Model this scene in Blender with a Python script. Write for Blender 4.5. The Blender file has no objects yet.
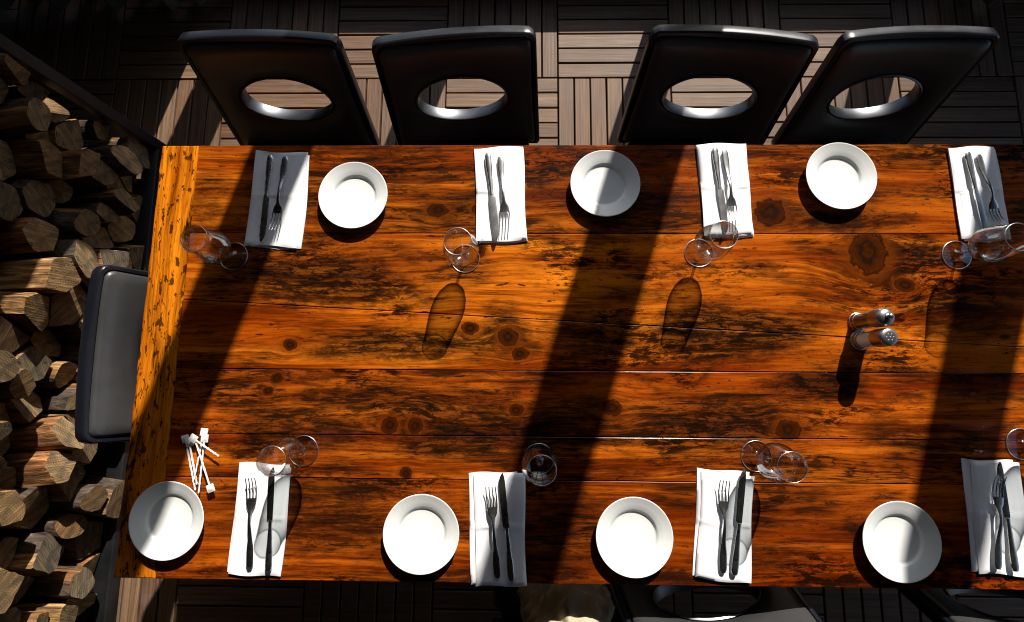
import bpy, bmesh, math, random
from mathutils import Vector, Matrix, Euler
R = math.radians
SC = bpy.context.scene
COL = SC.collection

# ------------------------------------------------------------------ camera
FPX = 497.9
CAM = Vector((0, 0, 1.9444))
cam = bpy.data.cameras.new('camera'); co = bpy.data.objects.new('camera', cam); COL.objects.link(co)
co.location = CAM; co.rotation_euler = Euler((R(8.1083), R(.9355), R(.3723)), 'XYZ')
cam.sensor_width = 36; cam.lens = FPX / 1024 * 36; cam.clip_start = .05; cam.clip_end = 200
SC.camera = co
CM = co.rotation_euler.to_matrix()
def at(x, y, z=.75):
    d = CM @ Vector(((x - 512) / FPX, -(y - 311) / FPX, -1)); t = (z - CAM.z) / d.z
    return CAM + d * t

# ------------------------------------------------------------------ light
EL = R(34); SDIR = Vector((.305 * math.cos(EL), .952 * math.cos(EL), math.sin(EL))).normalized()
w = bpy.data.worlds.new('World'); SC.world = w; w.use_nodes = True
nt = w.node_tree; sky = nt.nodes.new('ShaderNodeTexSky'); sky.sky_type = 'NISHITA'; sky.sun_disc = False
sky.sun_elevation = EL; sky.sun_rotation = math.atan2(.305, .952)
bg = nt.nodes['Background']; bg.inputs[1].default_value = .082; nt.links.new(sky.outputs[0], bg.inputs[0])
sl = bpy.data.lights.new('sun', 'SUN'); sl.energy = 5.0; sl.angle = R(.6); sl.color = (1, .95, .88)
so = bpy.data.objects.new('sun', sl); COL.objects.link(so); so.rotation_euler = SDIR.to_track_quat('Z', 'Y').to_euler(); so.location = SDIR * 20
SC.view_settings.view_transform = 'Standard'; SC.view_settings.look = 'None'; SC.view_settings.exposure = .68; SC.view_settings.gamma = 1
SC.cycles.max_bounces = 7; SC.cycles.diffuse_bounces = 3; SC.cycles.transparent_max_bounces = 24; SC.cycles.glossy_bounces = 5
SC.cycles.sample_clamp_indirect = 6; SC.cycles.filter_width = 1.05

rng = random.Random(7)
# ------------------------------------------------------------------ mesh helpers
class MB:
    def __init__(s): s.v = []; s.f = []; s.m = []
    def add(s, vs, fs, mi=0):
        o = len(s.v); s.v += [tuple(x) for x in vs]; s.f += [tuple(i + o for i in f) for f in fs]; s.m += [mi] * len(fs)
    def rings(s, rings, cap0=True, cap1=True, mi=0, capmi=None):
        n = len(rings[0]); o = len(s.v)
        for r in rings: s.v += [tuple(x) for x in r]
        for k in range(len(rings) - 1):
            for i in range(n):
                a, b = o + k * n + i, o + k * n + (i + 1) % n
                s.f.append((a, b, b + n, a + n)); s.m.append(mi)
        if capmi is None: capmi = mi
        if cap0: s.f.append(tuple(o + i for i in range(n))[::-1]); s.m.append(capmi)
        if cap1: s.f.append(tuple(o + (len(rings) - 1) * n + i for i in range(n))); s.m.append(capmi)
    def box(s, x0, x1, y0, y1, z0, z1, b=.003, mi=0):
        # chamfered box as 4 stacked rectangles with cut corners
        def rect(e, z):
            x, X, y, Y = x0 + e, x1 - e, y0 + e, y1 - e
            return [(x + b, y, z), (X - b, y, z), (X, y + b, z), (X, Y - b, z), (X - b, Y, z), (x + b, Y, z), (x, Y - b, z), (x, y + b, z)]
        s.rings([rect(b, z0), rect(0, z0 + b), rect(0, z1 - b), rect(b, z1)], mi=mi)
    def mesh(s, name, smooth=None):
        me = bpy.data.meshes.new(name); me.from_pydata(s.v, [], s.f)
        me.polygons.foreach_set('material_index', s.m)
        bm = bmesh.new(); bm.from_mesh(me); bmesh.ops.recalc_face_normals(bm, faces=bm.faces); bm.to_mesh(me); bm.free()
        if smooth is not None:
            me.polygons.foreach_set('use_smooth', [True] * len(me.polygons)); me.set_sharp_from_angle(angle=R(smooth))
        me.update(); return me
def link(name, me, mats=None, parent=None, loc=None, rot=None):
    o = bpy.data.objects.new(name, me); COL.objects.link(o)
    if parent: o.parent = parent
    if loc is not None: o.location = loc
    if rot is not None: o.rotation_euler = rot
    if mats and me:
        if not me.materials:
            for m in (mats if isinstance(mats, (list, tuple)) else [mats]): me.materials.append(m)
    return o
def tag(o, label=None, cat=None, group=None, kind=None):
    if label: o['label'] = label
    if cat: o['category'] = cat
    if group: o['group'] = group
    if kind: o['kind'] = kind
    return o
def empty(name, loc, rz=0): 
    o = bpy.data.objects.new(name, None); COL.objects.link(o); o.location = loc; o.rotation_euler = (0, 0, rz); o.empty_display_size = .05; return o
def copy_tree(o, parent=None):
    c = o.copy(); COL.objects.link(c); c.parent = parent
    for ch in list(o.children): copy_tree(ch, c)
    return c
def lathe(mb, prof, n=48, mi=0, cap0=True, cap1=True):
    mb.rings([[(r * math.cos(2 * math.pi * i / n), r * math.sin(2 * math.pi * i / n), z) for i in range(n)] for r, z in prof], cap0, cap1, mi)
def sect(x, y, z, hw, ht, n=12, e=.7):   # superellipse cross-section, length along +Y
    r = []
    for i in range(n):
        a = 2 * math.pi * i / n; c, s_ = math.cos(a), math.sin(a)
        r.append((x + hw * math.copysign(abs(c) ** e, c), y, z + ht * math.copysign(abs(s_) ** e, s_)))
    return r
def lerp_tab(tab, t):
    for (a, va), (b, vb) in zip(tab, tab[1:]):
        if t <= b:
            k = (t - a) / (b - a) if b > a else 0; k = k * k * (3 - 2 * k)
            return tuple(p + (q - p) * k for p, q in zip(va, vb))
    return tab[-1][1]

# ------------------------------------------------------------------ material helpers
class NT:
    def __init__(s, name):
        s.mat = bpy.data.materials.new(name); s.mat.use_nodes = True; s.t = s.mat.node_tree; s.b = s.t.nodes['Principled BSDF']
    def n(s, typ, **kw):
        x = s.t.nodes.new(typ)
        for k, v in kw.items(): setattr(x, k, v)
        return x
    def set(s, sock, v):
        if hasattr(v, 'is_output') or isinstance(v, bpy.types.NodeSocket): s.t.links.new(v, sock)
        else: sock.default_value = v
    def math(s, op, a, b=0, c=0, clamp=False):
        x = s.n('ShaderNodeMath', operation=op, use_clamp=clamp)
        for i, v in enumerate((a, b, c)): s.set(x.inputs[i], v)
        return x.outputs[0]
    def vmath(s, op, a, b=(0, 0, 0)):
        x = s.n('ShaderNodeVectorMath', operation=op); s.set(x.inputs[0], a); s.set(x.inputs[1], b)
        return x.outputs['Value'] if op in ('LENGTH', 'DISTANCE', 'DOT_PRODUCT') else x.outputs[0]
    def coord(s, which='Object'): return s.n('ShaderNodeTexCoord').outputs[which]
    def mapping(s, v, loc=(0, 0, 0), scale=(1, 1, 1), rot=(0, 0, 0)):
        x = s.n('ShaderNodeMapping'); s.set(x.inputs[0], v); x.inputs[1].default_value = loc; x.inputs[2].default_value = rot; x.inputs[3].default_value = scale
        return x.outputs[0]
    def noise(s, v, scale=5, detail=4, rough=.5, dist=0, out=0):
        x = s.n('ShaderNodeTexNoise'); s.set(x.inputs['Vector'], v); x.inputs['Scale'].default_value = scale; x.inputs['Detail'].default_value = detail
        x.inputs['Roughness'].default_value = rough; x.inputs['Distortion'].default_value = dist; return x.outputs[out]
    def voro(s, v, scale=5, feature='F1', out='Distance', rand=1):
        x = s.n('ShaderNodeTexVoronoi', feature=feature); s.set(x.inputs['Vector'], v); x.inputs['Scale'].default_value = scale; x.inputs['Randomness'].default_value = rand
        return x.outputs[out]
    def ramp(s, f, stops, interp='LINEAR'):
        x = s.n('ShaderNodeValToRGB'); s.set(x.inputs[0], f); r = x.color_ramp; r.interpolation = interp
        while len(r.elements) < len(stops): r.elements.new(.5)
        for e, (p, c) in zip(r.elements, stops):
            e.position = p; e.color = (c if isinstance(c, (tuple, list)) else (c, c, c)) [:3] + (1,) if isinstance(c, tuple) else (c, c, c, 1)
        return x.outputs[0]
    def mix(s, f, a, b, mode='MIX'):
        x = s.n('ShaderNodeMix', data_type='RGBA', blend_type=mode); s.set(x.inputs[0], f)
        for i, v in ((6, a), (7, b)):
            if isinstance(v, tuple): v = v[:3] + (1,)
            s.set(x.inputs[i], v)
        return x.outputs[2]
    def smooth(s, v, a, b):
        x = s.n('ShaderNodeMapRange', interpolation_type='SMOOTHSTEP'); s.set(x.inputs[0], v); x.inputs[1].default_value = a; x.inputs[2].default_value = b
        return x.outputs[0]
    def bump(s, h, strength=.3, dist=.002, normal=None):
        x = s.n('ShaderNodeBump'); s.set(x.inputs['Height'], h); x.inputs['Strength'].default_value = strength; x.inputs['Distance'].default_value = dist
        if normal is not None: s.set(x.inputs['Normal'], normal)
        return x.outputs[0]
    def rand(s): return s.n('ShaderNodeObjectInfo').outputs['Random']
    def out(s, base=None, rough=None, metal=None, normal=None, **kw):
        for k, v in (('Base Color', base), ('Roughness', rough), ('Metallic', metal), ('Normal', normal)):
            if v is not None:
                if isinstance(v, tuple) and k == 'Base Color': v = v[:3] + (1,)
                s.set(s.b.inputs[k], v)
        for k, v in kw.items(): s.set(s.b.inputs[k.replace('_', ' ')], v)
        return s.mat

def table_wood(name, seed, light, mid, dark, stain, knots, along='x', dashes=.5, stains_at=(), dscale=(24, 95), char=.8):
    """amber lacquered reclaimed board; knots = (x, y, rx, ry) in metres"""
    m = NT(name); P = m.coord()
    if along == 'y': P = m.mapping(P, rot=(0, 0, R(90)))
    warp = m.noise(m.mapping(P, (seed, seed * 2, 0), (1.3, 5, 1)), 1.6, 3)
    warp = m.math('MULTIPLY', m.math('SUBTRACT', warp, .5), .05)
    kd = None; pull = None
    for (kx, ky, rx, ry) in knots:
        q = m.vmath('MULTIPLY', m.vmath('SUBTRACT', P, (kx, ky, .75)), (1 / rx, 1 / ry, 0))
        d = m.vmath('LENGTH', q)
        kd = d if kd is None else m.math('MINIMUM', kd, d)
        sy = m.n('ShaderNodeSeparateXYZ'); m.set(sy.inputs[0], q)
        # grain bends round the knot
        g = m.math('MULTIPLY', m.math('MULTIPLY', sy.outputs[1], m.math('EXPONENT', m.math('MULTIPLY', m.math('MULTIPLY', d, d), -.18))), -.55 * ry)
        pull = g if pull is None else m.math('ADD', pull, g)
    if pull is not None: warp = m.math('ADD', warp, pull)
    cx = m.n('ShaderNodeCombineXYZ'); m.set(cx.inputs[1], warp)
    Q = m.vmath('ADD', P, cx.outputs[0])
    fine = m.noise(m.mapping(Q, (seed * 3, 0, seed), (5, 150, 1)), 1, 5, .6)
    med = m.noise(m.mapping(Q, (seed, 1, seed), (1.4, 26, 1)), 1, 5, .6)
    broad = m.noise(m.mapping(Q, (seed, 3, seed * 2), (1.1, 6, 1)), 1.3, 4, .55)
    tone = m.math('ADD', m.math('MULTIPLY', med, .55), m.math('MULTIPLY', fine, .45))
    col = m.ramp(tone, [(.36, tuple(a * .22 for a in mid)), (.455, tuple(a * .8 for a in mid)), (.53, tuple(a * .55 + b * .45 for a, b in zip(light, mid))), (.62, light)])
    col = m.mix(m.smooth(broad, .40, .64), col, m.mix(.6, col, mid), 'MIX')
    band = m.smooth(m.noise(m.mapping(Q, (seed, 6, 4), (.7, 15, 1)), 1.2, 4, .6), .44, .62)
    col = m.mix(m.math('MULTIPLY', band, .85), col, m.mix(1, col, (.50, .29, .18), 'MULTIPLY'))
    # fine dark pores everywhere
    pore = m.smooth(m.noise(m.mapping(Q, (seed, 0, 5), (20, 330, 1)), 1, 4, .65), .54, .68)
    col = m.mix(m.math('MULTIPLY', pore, .62), col, dark)
    speck = m.smooth(m.noise(m.mapping(Q, (seed, 5, 8), (75, 190, 1)), 1, 3, .6), .60, .70)
    col = m.mix(m.math('MULTIPLY', m.math('MULTIPLY', speck, m.smooth(broad, .38, .60)), .7), col, dark)
    # weathered dark streaks, gathered in patches
    patch = m.noise(m.mapping(Q, (seed * 5, 2, 1), (1.6, 5.5, 1)), 1.5, 4, .62)
    extra = None
    for (sx, sy_, ax, ay, s_) in stains_at:
        d = m.vmath('LENGTH', m.vmath('MULTIPLY', m.vmath('SUBTRACT', P, (sx, sy_, .75)), (1 / ax, 1 / ay, 0)))
        e = m.math('MULTIPLY', m.smooth(m.math('ADD', d, m.math('MULTIPLY', m.math('SUBTRACT', m.noise(m.mapping(P, (seed, 2, 2), (6, 16, 1)), 1, 5, .65), .5), 2.2)), 1.3, .3), s_)
        extra = e if extra is None else m.math('MAXIMUM', extra, e)
    pm = m.smooth(patch, .60 - stain * .30, .72 - stain * .22)
    if extra is not None: pm = m.math('ADD', pm, extra, clamp=True)
    st = m.noise(m.mapping(Q, (seed, 7, 2), (8, 95, 1)), 1, 5, .68, .3)
    st2 = m.noise(m.mapping(Q, (seed, 4, 2), (14, 48, 1)), 1, 6, .72, .8)
    stm = m.math('MAXIMUM', m.smooth(st, .47, .60), m.math('MULTIPLY', m.smooth(st2, .50, .60), .9))
    col = m.mix(m.math('MULTIPLY', m.math('MULTIPLY', stm, pm), .9), col, dark)
    col = m.mix(m.math('MULTIPLY', pm, .38), col, dark)
    # charred, blotchy patches
    cm_ = m.smooth(m.noise(m.mapping(P, (seed, 8, 6), (1.7, 4.2, 1)), 1.5, 4, .6), .60 - .12 * char, .70 - .10 * char)
    if extra is not None: cm_ = m.math('MAXIMUM', cm_, extra)
    ch1 = m.noise(m.mapping(Q, (seed, 3, 6), (15, 58, 1)), 1, 8, .78, .4)
    ch2 = m.noise(m.mapping(Q, (seed, 11, 6), (45, 120, 1)), 1, 5, .72)
    chm = m.math('MAXIMUM', m.smooth(ch1, .485, .535), m.math('MULTIPLY', m.smooth(ch2, .53, .59), .85))
    if extra is not None: col = m.mix(m.math('MULTIPLY', extra, .5), col, tuple(c * 1.3 for c in dark))
    col = m.mix(m.math('MULTIPLY', m.math('MULTIPLY', chm, cm_), .95), col, tuple(c * .6 for c in dark))
    # short dark dashes and nail holes
    da = m.noise(m.mapping(Q, (seed, 9, 3), dscale + (1,)), 1, 3, .6)
    col = m.mix(m.math('MULTIPLY', m.smooth(da, .735 - .09 * dashes, .775 - .09 * dashes), .85), col, dark)
    vd = m.voro(m.mapping(Q, (seed, 1, 0), (3.2, 7.5, 1)), 1.15)
    hole = m.smooth(vd, .075, .04)
    col = m.mix(m.math('MULTIPLY', hole, .85), col, dark)
    # long drying cracks
    cr = m.noise(m.mapping(Q, (seed, 2, 9), (.9, 7, 1)), 1.6, 5, .55)
    crack = m.math('MULTIPLY', m.smooth(m.math('ABSOLUTE', m.math('SUBTRACT', cr, .5)), .0075, .001), m.smooth(patch, .45, .6))
    col = m.mix(m.math('MULTIPLY', crack, .8), col, tuple(c * .4 for c in dark))
    h = m.math('SUBTRACT', m.math('MULTIPLY', tone, .5), m.math('ADD', m.math('MULTIPLY', crack, 1.2), m.math('MULTIPLY', m.math('MULTIPLY', stm, pm), .35)))
    h = m.math('SUBTRACT', h, m.math('MULTIPLY', hole, 1))
    if kd is not None:
        wob = m.math('ADD', kd, m.math('MULTIPLY', m.math('SUBTRACT', m.noise(P, 55, 5, .62), .5), 1.0))
        ring = m.math('SINE', m.math('MULTIPLY', wob, 11))
        kc = m.ramp(m.math('MULTIPLY_ADD', ring, .5, .5), [(0, tuple(a * 1.0 for a in dark)), (1, tuple(a * .12 for a in mid))])
        col = m.mix(m.math('MULTIPLY', m.smooth(wob, 2.1, .9), .75), col, tuple(a * .4 for a in mid))
        col = m.mix(m.math('MULTIPLY', m.smooth(wob, 1.12, .75), 1.0), col, kc)
        edge = m.math('MULTIPLY', m.smooth(wob, 1.16, 1.04), m.smooth(wob, .88, 1.0))
        col = m.mix(m.math('MULTIPLY', edge, .8), col, tuple(c * .6 for c in dark))
        h = m.math('SUBTRACT', h, m.math('MULTIPLY', edge, .25))
    rough = m.math('ADD', m.math('MULTIPLY', stm, .05), m.math('MULTIPLY_ADD', broad, .14, .12))
    return m.out(col, rough, normal=m.bump(h, .09, .0010), Specular_IOR_Level=.18)

def plain(name, col, rough=.5, metal=0, spec=.5, var=.0, bump=0, bscale=200):
    m = NT(name); P = m.coord()
    c = col
    if var:
        n = m.noise(P, 9, 5, .6); c = m.mix(m.smooth(n, .35, .65), tuple(a * (1 - var) for a in col), tuple(min(1, a * (1 + var)) for a in col))
    rr = m.math('MULTIPLY_ADD', m.noise(P, 25, 4, .6), .16, rough - .08)
    nrm = m.bump(m.noise(P, bscale, 3, .6), bump, .001) if bump else None
    return m.out(c, rr, float(metal), nrm, Specular_IOR_Level=spec)

def cloth_mat(name, col):
    m = NT(name); P = m.coord()
    wv = m.math('ADD', m.math('SINE', m.math('MULTIPLY', m.n('ShaderNodeSeparateXYZ').outputs[0], 1)), 0)
    weave = m.voro(m.mapping(P, scale=(900, 900, 200)), 1)
    big = m.noise(P, 26, 3, .5)
    c = m.mix(m.smooth(big, .3, .7), tuple(a * .95 for a in col), col)
    nrm = m.bump(m.math('ADD', m.math('MULTIPLY', weave, .12), m.math('MULTIPLY', big, 1.5)), .35, .0012)
    return m.out(c, .85, normal=nrm, Specular_IOR_Level=.15, Sheen_Weight=.15)

def glass_mat(name, tint=(.91, .92, .92), edge=(.60, .62, .62)):
    # thin clear shell: every wall lets most of the light through and mirrors more towards grazing angles
    m = NT(name); t = m.t; t.nodes.remove(m.b)
    lw = m.n('ShaderNodeLayerWeight'); lw.inputs[0].default_value = .5
    fz = m.math('POWER', lw.outputs['Facing'], 4.0)
    fr = m.math('MULTIPLY_ADD', m.math('POWER', lw.outputs['Facing'], 2.2), .80, .06)
    tr = m.n('ShaderNodeBsdfTransparent'); m.set(tr.inputs[0], m.mix(fz, tint, edge))
    gl = m.n('ShaderNodeBsdfGlossy'); gl.inputs['Roughness'].default_value = .06
    ms = m.n('ShaderNodeMixShader'); m.set(ms.inputs[0], fr); t.links.new(tr.outputs[0], ms.inputs[1]); t.links.new(gl.outputs[0], ms.inputs[2])
    t.links.new(ms.outputs[0], t.nodes['Material Output'].inputs[0]); return m.mat

def edge_glass(name, k, rough):
    # rounded rims and stems: they gather light from all round, so more of it is mirrored
    m = NT(name); t = m.t; t.nodes.remove(m.b)
    lw = m.n('ShaderNodeLayerWeight'); lw.inputs[0].default_value = .5
    tr = m.n('ShaderNodeBsdfTransparent'); tr.inputs[0].default_value = (.9, .92, .92, 1)
    gl = m.n('ShaderNodeBsdfGlossy'); gl.inputs['Roughness'].default_value = rough
    ms = m.n('ShaderNodeMixShader'); m.set(ms.inputs[0], m.math('MULTIPLY_ADD', lw.outputs['Facing'], .35, k)); t.links.new(tr.outputs[0], ms.inputs[1]); t.links.new(gl.outputs[0], ms.inputs[2])
    t.links.new(ms.outputs[0], t.nodes['Material Output'].inputs[0]); return m.mat

def deck_mat():
    m = NT('deck_wood'); P = m.coord(); r = m.rand()
    off = m.n('ShaderNodeCombineXYZ'); m.set(off.inputs[0], m.math('MULTIPLY', r, 37)); m.set(off.inputs[2], m.math('MULTIPLY', r, 11))
    Q = m.vmath('ADD', P, off.outputs[0])
    fine = m.noise(m.mapping(Q, scale=(5, 330, 1)), 1, 5, .68); med = m.noise(m.mapping(Q, scale=(2.2, 90, 1)), 1, 5, .65)
    blot = m.noise(Q, 7, 4, .6)
    c = m.ramp(m.math('MULTIPLY_ADD', fine, .5, m.math('MULTIPLY', med, .5)), [(.36, (.060, .036, .022)), (.50, (.140, .088, .054)), (.64, (.230, .150, .090))])
    hue = m.ramp(r, [(0, (.72, .54, .42)), (.25, (1.08, 1.0, .90)), (.5, (.82, .72, .64)), (.75, (1.0, .80, .64)), (1, (1.22, 1.14, 1.02))])
    c = m.mix(1, c, hue, 'MULTIPLY')
    c = m.mix(m.math('MULTIPLY', m.smooth(blot, .5, .72), .35), c, (.15, .125, .104))
    return m.out(c, m.math('MULTIPLY_ADD', blot, .25, .45), normal=m.bump(fine, .5, .0012), Specular_IOR_Level=.35)

def log_mats():
    m = NT('split_log_side'); P = m.coord(); r = m.rand()
    off = m.n('ShaderNodeCombineXYZ'); m.set(off.inputs[0], m.math('MULTIPLY', r, 23)); m.set(off.inputs[1], m.math('MULTIPLY', r, 41))
    Q = m.vmath('ADD', P, off.outputs[0])
    f = m.noise(m.mapping(Q, scale=(7, 75, 75)), 1, 6, .68, .4); b = m.noise(m.mapping(Q, scale=(3, 9, 9)), 1, 4, .6)
    c = m.ramp(f, [(.36, (.035, .02, .011)), (.5, (.17, .105, .05)), (.66, (.40, .27, .14))])
    c = m.mix(1, c, m.ramp(r, [(0, (.72, .5, .36)), (.3, (1.6, 1.35, 1.0)), (.55, (.75, .72, .68)), (.8, (1.35, .85, .5)), (1, (.9, .88, .82))]), 'MULTIPLY')
    c = m.mix(m.math('MULTIPLY', m.smooth(b, .52, .68), .75), c, (.05, .038, .028))
    side = m.out(c, .82, normal=m.bump(f, .9, .006), Specular_IOR_Level=.2)
    m = NT('sawn_log_end'); P = m.coord(); r = m.rand()
    rot = m.n('ShaderNodeVectorRotate', rotation_type='X_AXIS'); m.set(rot.inputs['Vector'], P); m.set(rot.inputs['Angle'], m.math('MULTIPLY', r, 6.28))
    Q = rot.outputs[0]
    saw = m.noise(m.mapping(Q, scale=(4, 7, 170)), 1, 3, .6); big = m.noise(Q, 16, 5, .65)
    rad = m.vmath('LENGTH', m.vmath('MULTIPLY', m.vmath('ADD', Q, (0, .03, .03)), (0, 1, 1)))
    rings = m.math('SINE', m.math('ADD', m.math('MULTIPLY', rad, 900), m.math('MULTIPLY', big, 9)))
    t = m.math('ADD', m.math('MULTIPLY_ADD', rings, .022, .2), m.math('ADD', m.math('MULTIPLY', saw, .36), m.math('MULTIPLY', big, .26)))
    c = m.ramp(t, [(.38, (.035, .026, .018)), (.5, (.15, .11, .07)), (.64, (.34, .255, .16))])
    c = m.mix(m.math('MULTIPLY', m.smooth(m.noise(P, 22, 5, .7), .48, .66), .7), c, (.060, .055, .048))
    c = m.mix(1, c, m.ramp(r, [(0, (.62, .66, .66)), (.2, (1.75, 1.42, .95)), (.4, (.55, .58, .60)), (.6, (1.0, .72, .46)), (.8, (1.6, 1.45, 1.15)), (1, (.6, .55, .48))]), 'MULTIPLY')
    ck = m.math('ABSOLUTE', m.math('SUBTRACT', m.noise(m.mapping(Q, scale=(1, 5, 14)), 1.2, 4, .5), .5))
    crack = m.math('MULTIPLY', m.smooth(ck, .008, .001), m.smooth(big, .48, .56))
    c = m.mix(crack, c, (.012, .009, .007))
    end = m.out(c, .88, normal=m.bump(m.math('SUBTRACT', m.math('MULTIPLY', saw, .6), crack), .7, .004), Specular_IOR_Level=.15)
    m = NT('log_bark'); P = m.coord()
    f = m.noise(m.mapping(P, scale=(14, 45, 45)), 1, 6, .7, .6)
    c = m.ramp(f, [(.35, (.02, .014, .01)), (.6, (.09, .065, .045)), (.75, (.17, .14, .11))])
    bark = m.out(c, .92, normal=m.bump(f, 1, .012), Specular_IOR_Level=.15)
    return [end, side, bark]

M = {}
M['deck'] = deck_mat()
M['black'] = plain('black_lacquer', (.008, .009, .013), .30, 0, .32, .1)
M['leather'] = plain('dark_leather', (.038, .037, .037), .36, 0, .5, .12, .3, 420)
M['steel_ring'] = plain('brushed_steel_ring', (.11, .115, .125), .36, 1)
M['steel'] = plain('cutlery_steel', (.66, .65, .63), .27, 1, .5)
M['cap'] = plain('shaker_cap_steel', (.34, .34, .345), .36, 1)
M['china'] = plain('white_china', (.78, .79, .76), .16, 0, .5)
M['napkin'] = cloth_mat('white_napkin_cloth', (.80, .80, .81))
M['plastic'] = plain('white_plastic', (.82, .82, .80), .38)
M['glass'] = glass_mat('clear_glass')
M['foot_glass'] = glass_mat('clear_foot_glass', (.965, .97, .97), (.30, .32, .32))
M['rim_glass'] = edge_glass('rim_glass', .52, .30)
M['stem_glass'] = edge_glass('stem_glass', .26, .18)
M['shaker_glass'] = glass_mat('shaker_glass', (.90, .92, .92), (.35, .38, .38))
def salt_mat():
    m = NT('salt_grains'); t = m.t; t.nodes.remove(m.b)
    n = m.mix(m.noise(m.coord(), 700, 3, .6), (.80, .77, .77), (.93, .91, .91))
    d = m.n('ShaderNodeBsdfDiffuse'); tl = m.n('ShaderNodeBsdfTranslucent'); m.set(d.inputs[0], n); m.set(tl.inputs[0], n)
    ms = m.n('ShaderNodeMixShader'); ms.inputs[0].default_value = .62; t.links.new(d.outputs[0], ms.inputs[1]); t.links.new(tl.outputs[0], ms.inputs[2])
    t.links.new(ms.outputs[0], t.nodes['Material Output'].inputs[0]); return m.mat
M['salt'] = salt_mat()
M['pepper'] = plain('peppercorns', (.085, .04, .022), .8, 0, .2, .6, .9, 500)
M['hole'] = plain('shaker_hole', (.72, .72, .70), .5)
M['rack'] = plain('weathered_black_steel', (.012, .013, .014), .5, .1, .35, .35, .3, 90)
M['post'] = plain('brown_painted_timber', (.07, .05, .038), .55, 0, .4, .3, .3, 60)
M['unseen_roof'] = plain('dark_blocker_boards', (.045, .035, .028), .7, 0, .3, .3)
M['canvas'] = plain('grey_canvas', (.09, .088, .085), .9, 0, .1, .25, .4, 120)
M['bag'] = cloth_mat('beige_canvas', (.46, .38, .26))
M['soil'] = plain('dark_underdeck', (.012, .010, .009), .95, 0, .1)
M['log'] = log_mats()

# ------------------------------------------------------------------ ground and deck
mb = MB(); mb.add([(-30, -30, -.045), (30, -30, -.045), (30, 30, -.045), (-30, 30, -.045)], [(0, 1, 2, 3)])
tag(link('ground', mb.mesh('ground'), M['soil']), kind='structure')
deck = tag(empty('deck', (0, 0, 0)), kind='structure')
TP = .473; X0, Y0 = .154, 1.272          # tile pitch and one tile corner
def slat_mesh(ln, wd, nm):
    b = MB(); b.box(-ln / 2, ln / 2, -wd / 2, wd / 2, -.022, 0, .0018); return b.mesh(nm)
SW = TP / 7
slat_me = slat_mesh(TP - .006, SW - .0065, 'slat'); slat_me.materials.append(M['deck'])
base_b = MB(); base_b.box(-TP / 2 + .012, TP / 2 - .012, -TP / 2 + .012, TP / 2 - .012, -.040, -.024, .002)
tb_me = base_b.mesh('tile_backing'); tb_me.materials.append(M['soil'])
rest = MB(); r2 = random.Random(3)
for i in range(-6, 6):
    for j in range(-6, 2):
        cx, cy = X0 + (i + .5) * TP, Y0 + (j + .5) * TP
        vert = (i + j) % 2 == 1
        near = (j >= -1) or (i in (-4, -3) and j in (-5, -4))
        if near:
            t = link('deck_tile', tb_me, None, deck, (cx, cy, 0))
            for k in range(7):
                o = (k - 3) * SW
                s = link('slat', slat_me, None, t, (o, 0, 0) if vert else (0, o, 0), (r2.uniform(-.006, .006), r2.uniform(-.002, .002), (R(90) if vert else 0) + r2.uniform(-.003, .003)))
                s.location.z = r2.uniform(-.0015, .0015)
        else:
            for k in range(7):
                o = (k - 3) * SW; a, b_ = TP / 2 - .003, SW / 2 - .003
                if vert: rest.box(cx + o - b_, cx + o + b_, cy - a, cy + a, -.022, 0, .0025)
                else: rest.box(cx - a, cx + a, cy + o - b_, cy + o + b_, -.022, 0, .0025)
tag(link('slat_field', rest.mesh('slat_field'), M['deck'], deck), kind='stuff')

# ------------------------------------------------------------------ veranda front (throws the bands of shade), out of the picture to the north
vf = tag(empty('veranda_frame', (.2, 1.73, 0)), 'dark timber veranda front of four posts on a low sill along the north deck edge', 'veranda')
def vpart(name, x0, x1, y0, y1, z0, z1, mat='post', parent=vf):
    b = MB(); b.box(x0, x1, y0, y1, z0, z1, .004); o = link(name, b.mesh(name, 40), M[mat], parent); o.location = -parent.location if parent else (0, 0, 0); return o
YP = 1.73
for c, wd in ((-1.705, .17), (-.801, .145), (.136, .165), (1.062, .16)):
    x = c + .32 * YP; vpart('post', x - wd / 2, x + wd / 2, YP - .03, YP + .03, .14, 2.6)
vpart('sill', -3.4, 3.8, 1.672, 1.79, -.02, .137); vpart('header_beam', -3.4, 3.8, 1.66, 1.80, 2.602, 2.76)
b = MB(); b.box(-3.6, 3.9, -2.6, 1.95, 2.765, 2.84, .005)
tag(link('unseen_roof', b.mesh('unseen_roof'), M['unseen_roof']), kind='structure')  # unseen roof, added to keep sky light off and deepen the shadows
for nm, bx, lab in (('south_blocker', (-3.6, 3.9, -2.9, -2.7, -.04, 2.76), 'unseen dark wall added to the south to block sky light'),
                    ('west_blocker', (-2.35, -2.22, -2.65, 1.5, -.04, 2.76), 'unseen dark wall added behind the firewood rack to block sky light')):
    b = MB(); b.box(*bx, .004); tag(link(nm, b.mesh(nm), M['unseen_roof']), lab, 'light blocker')  # unseen walls, added as blockers to lower the ambient light
def curtain(x0, x1, lab, seed):
    r = random.Random(seed); n = 160; F, B = [], []
    for i in range(n + 1):
        t = i / n; x = x0 + (x1 - x0) * t
        y = 1.615 + .035 * math.sin(x * 52 + seed) + .018 * math.sin(x * 23.7 + 2) 
        F.append((x, y)); B.append((x, y + .006))
    loop = F + B[::-1]; mbb = MB()
    mbb.rings([[(x, y, z) for x, y in loop] for z in (.035, .8, 1.7, 2.6)])
    tag(link('curtain', mbb.mesh('curtain', 60), M['canvas']), lab, 'curtain', 'curtains at the deck ends')
curtain(-3.2, -1.335, 'dark grey gathered curtain at the far left corner of the deck', 1)
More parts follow.
